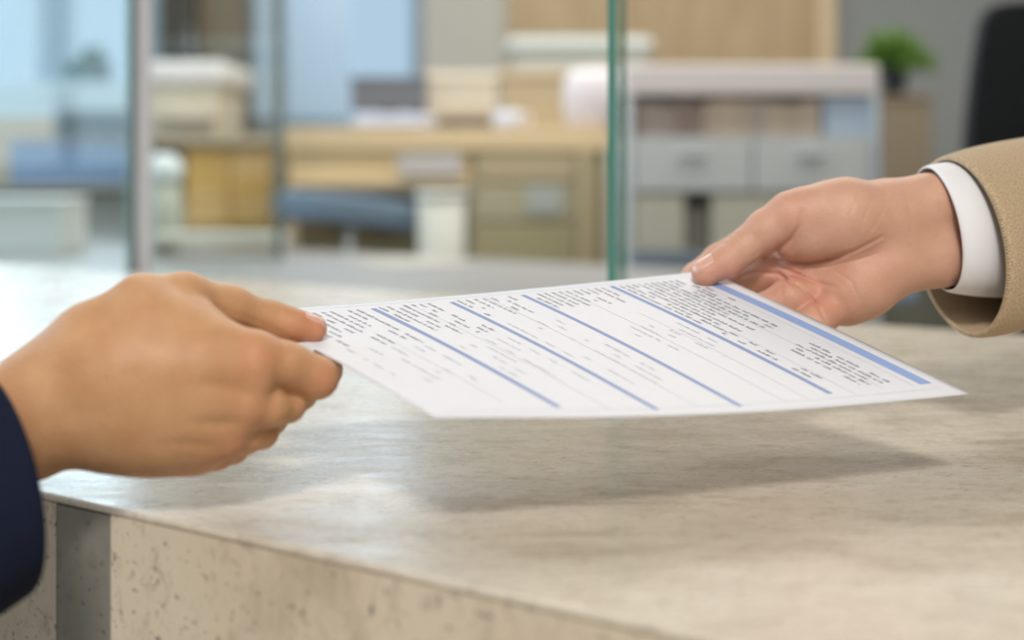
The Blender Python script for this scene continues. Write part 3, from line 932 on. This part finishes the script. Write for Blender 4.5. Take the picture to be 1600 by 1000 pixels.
part('post', pbox(904, 238, 926, 416, 3.89, .05, z0=0), mat('post_tan', (176, 162, 130), .6, .3), md)
part('leg', pbox(452, 290, 462, 420, 3.93, .05, z0=0), mat('leg_tan', (186, 172, 140), .6, .3), md)
o = obj('notice_plate', pbox(822, 290, 878, 332, 3.895, .006), mat('plate_grey', (160, 165, 158), .5, .4), md)
o['label'] = 'pale grey square plate'
o = obj('hanging_folder', pbox(622, 238, 722, 276, 3.905, .02), mat('folder_grey', (190, 184, 178), .7, .3), bevel=.003)
tag(o, 'grey folder hanging on the front of the wooden desk', 'folder')
mo = empty('monitor', P(607, 202, 4.35), 'dark grey monitor on the wooden desk beneath the right window', 'monitor')
part('screen', pbox(548, 124, 664, 174, 4.35, .04), mat('screen_grey', (98, 101, 106), .5, .3), mo, .006)
part('bezel', pbox(545, 119, 667, 125, 4.345, .05), mat('bezel_grey', (100, 112, 122), .5, .3), mo)
part('stand', pbox(598, 174, 616, 201, 4.37, .04, z0=DT), mat('stand_grey', (100, 100, 104), .5, .3), mo)
rndp = random.Random(2)
for k in range(4):
    bm = bmesh.new()
    a = P(556 + rndp.uniform(-6, 6), 199 - k * 6, 4.0); a.z = DT + .0005 + k * .0102
    box(bm, a.x, a.x + .21, 4.0 + rndp.uniform(-.02, .02), 4.24, a.z - .0, a.z + .0095)
    o = obj('paper_stack', bm, mat('lavender_paper', (222, 226, 242), .6, .3), bevel=.001)
    tag(o, ['white paper stack at the bottom, flat on the wooden desk', 'white paper stack second from the bottom, under the grey monitor',
            'white paper stack third from the bottom, under the grey monitor', 'white paper stack topmost of the pile by the monitor'][k], 'paper', 'paper stacks on the wooden desk')
ty = empty('document_tray', P(725, 200, 4.1), 'dark letter tray with a beige lid on the wooden desk', 'tray')
part('tray', pbox(682, 184, 768, 201, 4.05, .3, z0=DT), mat('tray_dark', (96, 90, 82), .5, .3), ty, .006)
part('lid', pbox(688, 166, 764, 184, 4.06, .28), mat('tray_lid', (184, 170, 148), .6, .3), ty, .006)
mg = empty('mug', (wx(795, 3.98), 3.98, DT), 'small white mug near the front edge of the wooden desk', 'mug')
c = P(794, 201, 3.98); c.z = DT
obj('cup', lathe(bmesh.new(), c, [(.034, 0), (.04, .004), (.042, .05), (.04, .05), (.036, .012), (.002, .01)]), mat('mug_white', (190, 192, 204), .3, .5), mg, smooth=True)
bm = bmesh.new()
for k in range(8):
    t0, t1 = -1.3 + k * .325, -1.3 + (k + 1) * .325
    tube(bm, c + Vector((.04 + .022 * math.cos(t0), 0, .026 + .018 * math.sin(t0))), c + Vector((.04 + .022 * math.cos(t1), 0, .026 + .018 * math.sin(t1))), .004, n=8)
obj('handle', bm, mat('mug_white_2', (224, 224, 230), .3, .5), mg, smooth=True)
for (a, b_, y0_, cc, lb) in ((668, 778, 112, (190, 182, 166), 'light beige carton behind the letter tray'), (784, 884, 108, (166, 152, 126), 'darker tan carton left of the white bag')):
    e = empty('carton', P((a + b_) / 2, 200, 4.5), lb, 'carton', 'cartons on the wooden desk')
    part('box_body', pbox(a, y0_ + 12, b_, 200, 4.38, .25, z0=DT), mat('carton_' + lb[:5], cc, .8, .2), e)
    part('lid', pbox(a - 3, y0_, b_ + 3, y0_ + 14, 4.372, .266), mat('lid_' + lb[:5], tuple(min(255, v + 14) for v in cc), .8, .2), e)
cp = empty('copier', P(910, 200, 5.2), 'pale rounded copier behind the tan carton against the wood panelling', 'copier')
part('body', pbox(800, 82, 1016, 200, 5.2, .45, z0=0), mat('copier_grey', (182, 182, 172), .5, .4), cp, .02)
part('lid', pbox(790, 56, 1024, 82, 5.17, .5), mat('copier_lid', (208, 214, 208), .5, .4), cp, .05)
bm = bmesh.new()
a = P(934, 200, 3.96); a.z = DT
ww, hh = 50 / F * 3.96, 94 / F * 3.96
for i, (s, z) in enumerate(((.86, 0), (1.0, .12), (1.06, .5), (1.0, .85), (.8, 1.0))):
    ringv = [bm.verts.new((a.x + ww * s * math.copysign(abs(math.cos(t)) ** .5, math.cos(t)), a.y + .08 + .08 * s * math.copysign(abs(math.sin(t)) ** .5, math.sin(t)), a.z + hh * z)) for t in [2 * math.pi * k / 24 for k in range(24)]]
    if i:
        for k in range(24): bm.faces.new((pr_[k], pr_[(k + 1) % 24], ringv[(k + 1) % 24], ringv[k]))
    else: bm.faces.new(ringv[::-1])
    pr_ = ringv
bm.faces.new(pr_)
bag = empty('paper_bag', a, 'plump white bag at the right end of the wooden desk', 'bag')
obj('bag_body', bm, mat('bag_white', (202, 196, 200), .6, .3), bag, smooth=True)
bm = bmesh.new()
for k in range(10):
    t0, t1 = math.pi * k / 10, math.pi * (k + 1) / 10
    q = a + Vector((0, .08, hh * .98))
    tube(bm, q + Vector((.03 * math.cos(t0), 0, .02 * math.sin(t0))), q + Vector((.03 * math.cos(t1), 0, .02 * math.sin(t1))), .003, n=8)
obj('handle', bm, mat('bag_cord', (215, 208, 205), .7, .3), bag, smooth=True)

# office chair tucked at the wooden desk: a curved slate-blue back
ch = empty('office_chair', (wx(560, 3.6), 3.68, 0), 'slate blue low-backed office chair tucked under the wooden desk', 'chair')
bm = bmesh.new()
slate = mat('slate_fabric', (112, 130, 146), .9, .1)
cx_, cy_ = wx(545, 3.55), 3.72
pv = None
for k in range(25):
    t = math.radians(200 + 130 * k / 24)
    x, y = cx_ + .2 * math.cos(t), cy_ + .16 * math.sin(t)
    zt1 = wz(296, 3.6) - .045 * (k / 24) ** 2
    q = [bm.verts.new((x, y, zt1 - .075)), bm.verts.new((x, y, zt1))]
    if pv: bm.faces.new((pv[0], q[0], q[1], pv[1]))
    pv = q
o = obj('backrest', bm, slate, ch, smooth=True)
m = o.modifiers.new('solidify', 'SOLIDIFY'); m.thickness = .03
m = o.modifiers.new('bevel', 'BEVEL'); m.width = .01; m.segments = 2
part('seat', box(bmesh.new(), cx_ - .2, cx_ + .2, 3.62, 4.0, .44, .5), slate, ch, .02)
steel = mat('chair_metal', (160, 162, 160), .3, .5, metal=.6)
obj('post', tube(bmesh.new(), (cx_, 3.8, .1), (cx_, 3.8, .44), .025), steel, ch, smooth=True)
obj('back_support', tube(bmesh.new(), (cx_, 3.62, .46), (cx_, 3.57, wz(320, 3.6)), .012), steel, ch, smooth=True)
for k in range(5):
    t = 2 * math.pi * k / 5
    o = obj('base_leg', tube(bmesh.new(), (cx_, 3.8, .1), (cx_ + .19 * math.cos(t), 3.8 + .19 * math.sin(t), .05), .02, .012), steel, ch, smooth=True)
    obj('caster', tube(bmesh.new(), (cx_ + .19 * math.cos(t) - .012, 3.8 + .19 * math.sin(t), .025), (cx_ + .19 * math.cos(t) + .012, 3.8 + .19 * math.sin(t), .025), .025), mat('caster_black', (40, 40, 42), .5, .3), o)
wb = empty('waste_bin', (wx(690, 3.56), 3.56, 0), 'off-white tapered bin beside the slate blue chair', 'bin')
o = obj('bin_body', lathe(bmesh.new(), (wx(690, 3.56), 3.56, 0), [(.05, 0), (.062, wz(305, 3.7))]), mat('bin_white', (176, 178, 168), .5, .4), wb, smooth=True)
o = obj('rim', lathe(bmesh.new(), (wx(690, 3.56), 3.56, wz(305, 3.7)), [(.064, 0), (.068, .006), (.066, .012)]), mat('bin_rim', (214, 214, 206), .5, .4), wb, smooth=True)
bk = empty('low_cabinet', (wx(590, 4.5), 4.5, 0), 'olive-beige low cabinet behind the slate blue chair', 'cabinet')
part('body', pbox(470, 300, 732, 420, 4.5, .15, z0=0), mat('olive_cabinet', (168, 162, 136), .7, .2), bk)
for a in (474, 604):
    part('door', pbox(a, 306, a + 124, 410, 4.485, .015), mat('olive_door', (164, 158, 132), .7, .2), bk)

# papers on the staff desk
for k, (px, py, dd, wv, hv, rz, lb) in enumerate(((640, 418, 3.0, .21, .297, .5, 'pale sheet of paper lying on the grey staff desk'),)):
    o = obj('loose_paper', box(bmesh.new(), -wv / 2, wv / 2, -hv / 2, hv / 2, 0, .002), mat('cream_paper', (170, 168, 160), .6, .3))
    o.location = (wx(px, dd), dd, .7155); o.rotation_euler = (0, 0, rz)
    tag(o, lb, 'paper')

# ---------- right cabinet
rc = empty('filing_cabinet', (wx(1175, 3.3), 3.5, 0), 'long white and grey cabinet with an open shelf behind the right hand', 'cabinet')
D3 = 3.3
cw = mat('cabinet_white', (214, 207, 206), .5, .4)
cg = mat('cabinet_bluegrey', (190, 194, 195), .5, .4)
part('top_slab', pbox(978, 101, 1374, 148, D3, .45), cw, rc, .006)
part('side_panel', pbox(1362, 148, 1376, 420, D3, .45, z0=0), mat('side_blue', (184, 196, 204), .5, .4), rc)
part('side_panel', pbox(980, 148, 990, 420, D3, .45, z0=0), cg, rc)
part('back_panel', pbox(990, 148, 1362, 420, D3 + .42, .02, z0=0), mat('back_greige', (150, 140, 128), .7, .2), rc)
part('shelf', pbox(990, 214, 1362, 222, D3, .42), cg, rc)
for a, b_ in ((992, 1175), (1178, 1360)):
    e = part('drawer', pbox(a, 223, b_, 300, D3 - .005, .40), cg, rc)
    part('handle', pbox((a + b_) / 2 - 22, 240, (a + b_) / 2 + 22, 244, D3 - .02, .014), mat('pull_grey', (172, 175, 176), .3, .5), e, .001)
for a, b_ in ((992, 1070), (1112, 1236), (1240, 1360)):
    part('door', pbox(a, 304, b_, 392, D3 + .0, .02), mat('door_putty', (186, 184, 170), .6, .3), rc)
part('recess_panel', pbox(1072, 302, 1110, 400, D3 + .12, .02), mat('recess_grey', (156, 156, 144), .7, .2), rc)
part('plinth', pbox(985, 394, 1365, 416, D3 - .01, .02), mat('plinth_blue', (122, 136, 150), .5, .3), rc)
rb = random.Random(5)
x = 993
lab = {}
cols = [((150, 138, 134), 'mauve-grey'), ((168, 154, 138), 'tan'), ((156, 146, 140), 'grey'), ((132, 118, 112), 'dark brown'), ((174, 160, 144), 'light tan')]
binders = []
spots_ = [(993, 1012, 0), (1013, 1034, 2), (1035, 1056, 0), (1057, 1078, 3), (1079, 1100, 3), (1101, 1124, 1), (1125, 1148, 4), (1149, 1172, 1), (1173, 1196, 2), (1197, 1222, 4), (1223, 1250, 1), (1251, 1282, 4)]
ords = ['first', 'second', 'third', 'fourth', 'fifth', 'sixth', 'seventh', 'eighth', 'ninth', 'tenth', 'eleventh', 'last']
for k, (a, b_, ci) in enumerate(spots_):
    cc, nm = cols[ci]
    e = empty('ring_binder', P((a + b_) / 2, 214, D3 + .05), '%s binder, %s from the left on the white cabinet shelf' % (nm, ords[k]), 'binder', 'binders on the open cabinet shelf')
    part('cover', pbox(a, 158 + rb.randint(-3, 5), b_, 213, D3 + .04, .24), mat('binder', tuple(min(255, v * 1.2) for v in cc), .7, .3), e, .002)
    part('spine_label', pbox(a + 5, 176, b_ - 5, 196, D3 + .037, .003), mat('spine_label', tuple(min(255, v + 22) for v in cc), .7, .3), e, 0)
lb_ = empty('letter_box', P(1325, 214, D3 + .03), 'light blue box at the right end of the open cabinet shelf', 'box')
part('box_body', pbox(1290, 158, 1358, 213, D3 + .02, .26), mat('light_blue_card', (178, 194, 212), .6, .3), lb_)
part('lid', pbox(1288, 152, 1360, 162, D3 + .015, .27), mat('light_blue_lid', (186, 200, 216), .6, .3), lb_)

# ---------- plant on its column, chair, far right
co = empty('plant_column', (wx(1415, 4.6), 4.7, 0), 'square brown column carrying the small green plant', 'column')
part('shaft', pbox(1378, 152, 1456, 600, 4.6, .2, z0=0), mat('column_brown', (124, 113, 96), .7, .2), co, .006)
part('cap', pbox(1374, 148, 1460, 154, 4.59, .22), mat('column_cap', (132, 118, 98), .7, .2), co)
pp = empty('potted_plant', P(1392, 148, 4.68), 'bright green leafy plant in a black pot on the brown column', 'plant')
c = P(1396, 149, 4.68)
obj('pot', lathe(bmesh.new(), c, [(.034, 0), (.036, .005), (.048, .095), (.044, .1), (.04, .09)]), mat('black_pot', (36, 38, 42), .4, .4), pp, smooth=True)
leaves(pp, c + Vector((0, 0, .1)), .17, 150, mat('fresh_leaf', (108, 142, 66), .6, .3), 11, L=.14)
bc = empty('office_chair', (wx(1640, 2.9), 2.9, 0), 'tall black office chair at the right edge, seen from behind', 'chair')
bm = bmesh.new()
black = mat('black_mesh', (24, 28, 32), .7, .3, .1, 60)
pts = [(1500, 236), (1505, 180), (1514, 110), (1528, 35), (1542, 10), (1570, 2), (1640, -2), (1720, 2), (1748, 14), (1760, 60), (1768, 140), (1772, 240), (1760, 330), (1640, 345), (1520, 330), (1500, 290)]
fv = [bm.verts.new(P(x, y, 2.9) + Vector((0, .05 * ((x - 1636) / 136) ** 2 * -1, 0))) for x, y in pts]
bv = [bm.verts.new(v.co + Vector((0, .05, 0))) for v in fv]
n = len(pts)
fc = bm.verts.new(P(1636, 160, 2.9)); bc_ = bm.verts.new(P(1636, 160, 2.9) + Vector((0, .05, 0)))
for k in range(n):
    bm.faces.new((fv[k], fv[(k + 1) % n], bv[(k + 1) % n], bv[k]))
    bm.faces.new((fc, fv[(k + 1) % n], fv[k])); bm.faces.new((bc_, bv[k], bv[(k + 1) % n]))
obj('backrest', bm, black, bc, bevel=.01)
X0 = wx(1640, 2.9)
part('seat', box(bmesh.new(), X0 - .24, X0 + .24, 2.98, 3.28, .46, .53), black, bc, .03)
blk = mat('black_plastic', (30, 32, 36), .5, .3)
obj('back_support', tube(bmesh.new(), (X0, 3.05, .48), (X0, 2.96, .95), .022), blk, bc, smooth=True)
obj('post', tube(bmesh.new(), (X0, 3.1, .1), (X0, 3.1, .46), .028), blk, bc, smooth=True)
for k in range(5):
    t = 2 * math.pi * k / 5
    o = obj('base_leg', tube(bmesh.new(), (X0, 3.1, .1), (X0 + .24 * math.cos(t), 3.1 + .24 * math.sin(t), .06), .024, .014), blk, bc, smooth=True)
    obj('caster', tube(bmesh.new(), (X0 + .24 * math.cos(t) - .012, 3.1 + .24 * math.sin(t), .028), (X0 + .24 * math.cos(t) + .012, 3.1 + .24 * math.sin(t), .028), .028), blk, o)
fb = empty('low_cabinet', (wx(1420, 3.7), 3.7, 0), 'dark olive low cabinet seen under the right wrist', 'cabinet')
part('body', pbox(1380, 330, 1700, 600, 3.8, .35, z0=0), mat('dark_olive', (118, 116, 102), .7, .2), fb)
part('door', pbox(1386, 340, 1500, 590, 3.785, .015), mat('dark_olive_door', (112, 112, 100), .7, .2), fb)
o = obj('folder', box(bmesh.new(), wx(1350, 2.7), wx(1415, 2.7), 2.62, 2.8, .6905, wz(466, 2.7)), mat('blue_folder', (134, 156, 182), .5, .4), bevel=.003)
tag(o, 'blue folder pile on the beige side desk under the right wrist', 'folder')

# ---------- glass screens standing at the counter
edge_teal = mat('teal_glass_edge', (78, 134, 124), .15, .6)
edge_pale = mat('pale_glass_edge', (150, 186, 178), .15, .6)
pane_m = glass_material('screen_glass', (.955, .985, .975))


def screen(label, a, b, z0, z1, th, mats):
    """upright pane from plan point a to plan point b with polished edges"""
    a, b = Vector((*a, 0)), Vector((*b, 0))
    d = (b - a).normalized(); nrm = Vector((-d.y, d.x, 0))
    e = empty('glass_screen', (a + b) / 2 + Vector((0, 0, z0)), label, 'glass screen', 'glass screens of the counter')
    M = Matrix(((d.x, nrm.x, 0, a.x), (d.y, nrm.y, 0, a.y), (0, 0, 1, 0), (0, 0, 0, 1)))
    L = (b - a).length
    obj('pane', box(bmesh.new(), .002, L - .002, -th / 2, th / 2, z0, z1, M), pane_m, e)
    if mats[0]: obj('polished_edge', box(bmesh.new(), 0, .0019, -th / 2, th / 2, z0, z1, M), mats[0], e)
    if mats[1]: obj('polished_edge', box(bmesh.new(), L - .0019, L, -th / 2, th / 2, z0, z1, M), mats[1], e)
    return e


a, b = P(956, 0, 1.13), P(973, 0, 1.42)
e = screen('clear glass screen end-on above the paper with a teal edge', (a.x, a.y), (b.x, b.y), CTZ, 1.45, .0066, (edge_teal, edge_teal))
# left screen along the back edge of the counter, held by a slim steel post
a = Vector((wx(203, 2.19), 2.19)); b = a + Vector((E_DIR.x, E_DIR.y)) * 1.6
screen('clear glass screen left of the steel post', (a.x, a.y), (b.x, b.y), DZ, 1.75, .01, (edge_pale, None))
ps = empty('screen_post', (a.x, a.y, DZ), 'slim steel post with a dark seal between the left glass screens', 'post')
xx = wx(222, 2.05)
part('profile', box(bmesh.new(), wx(213, 2.17), wx(232, 2.17), 2.17, 2.195, DZ, 1.76), mat('satin_aluminium', (204, 204, 210), .45, .4), ps, .002)
part('seal', box(bmesh.new(), wx(205, 2.17), wx(213, 2.17), 2.168, 2.197, DZ, 1.76), mat('dark_seal', (92, 104, 110), .5, .3), ps, .001)
a2, b2 = (wx(238, 2.19), 2.19), (wx(436, 3.1), 3.1)
screen('clear glass screen right of the steel post with a brown-grey edge', a2, b2, .715, 1.75, .02, (None, mat('smoky_glass_edge', (128, 134, 132), .2, .5)))
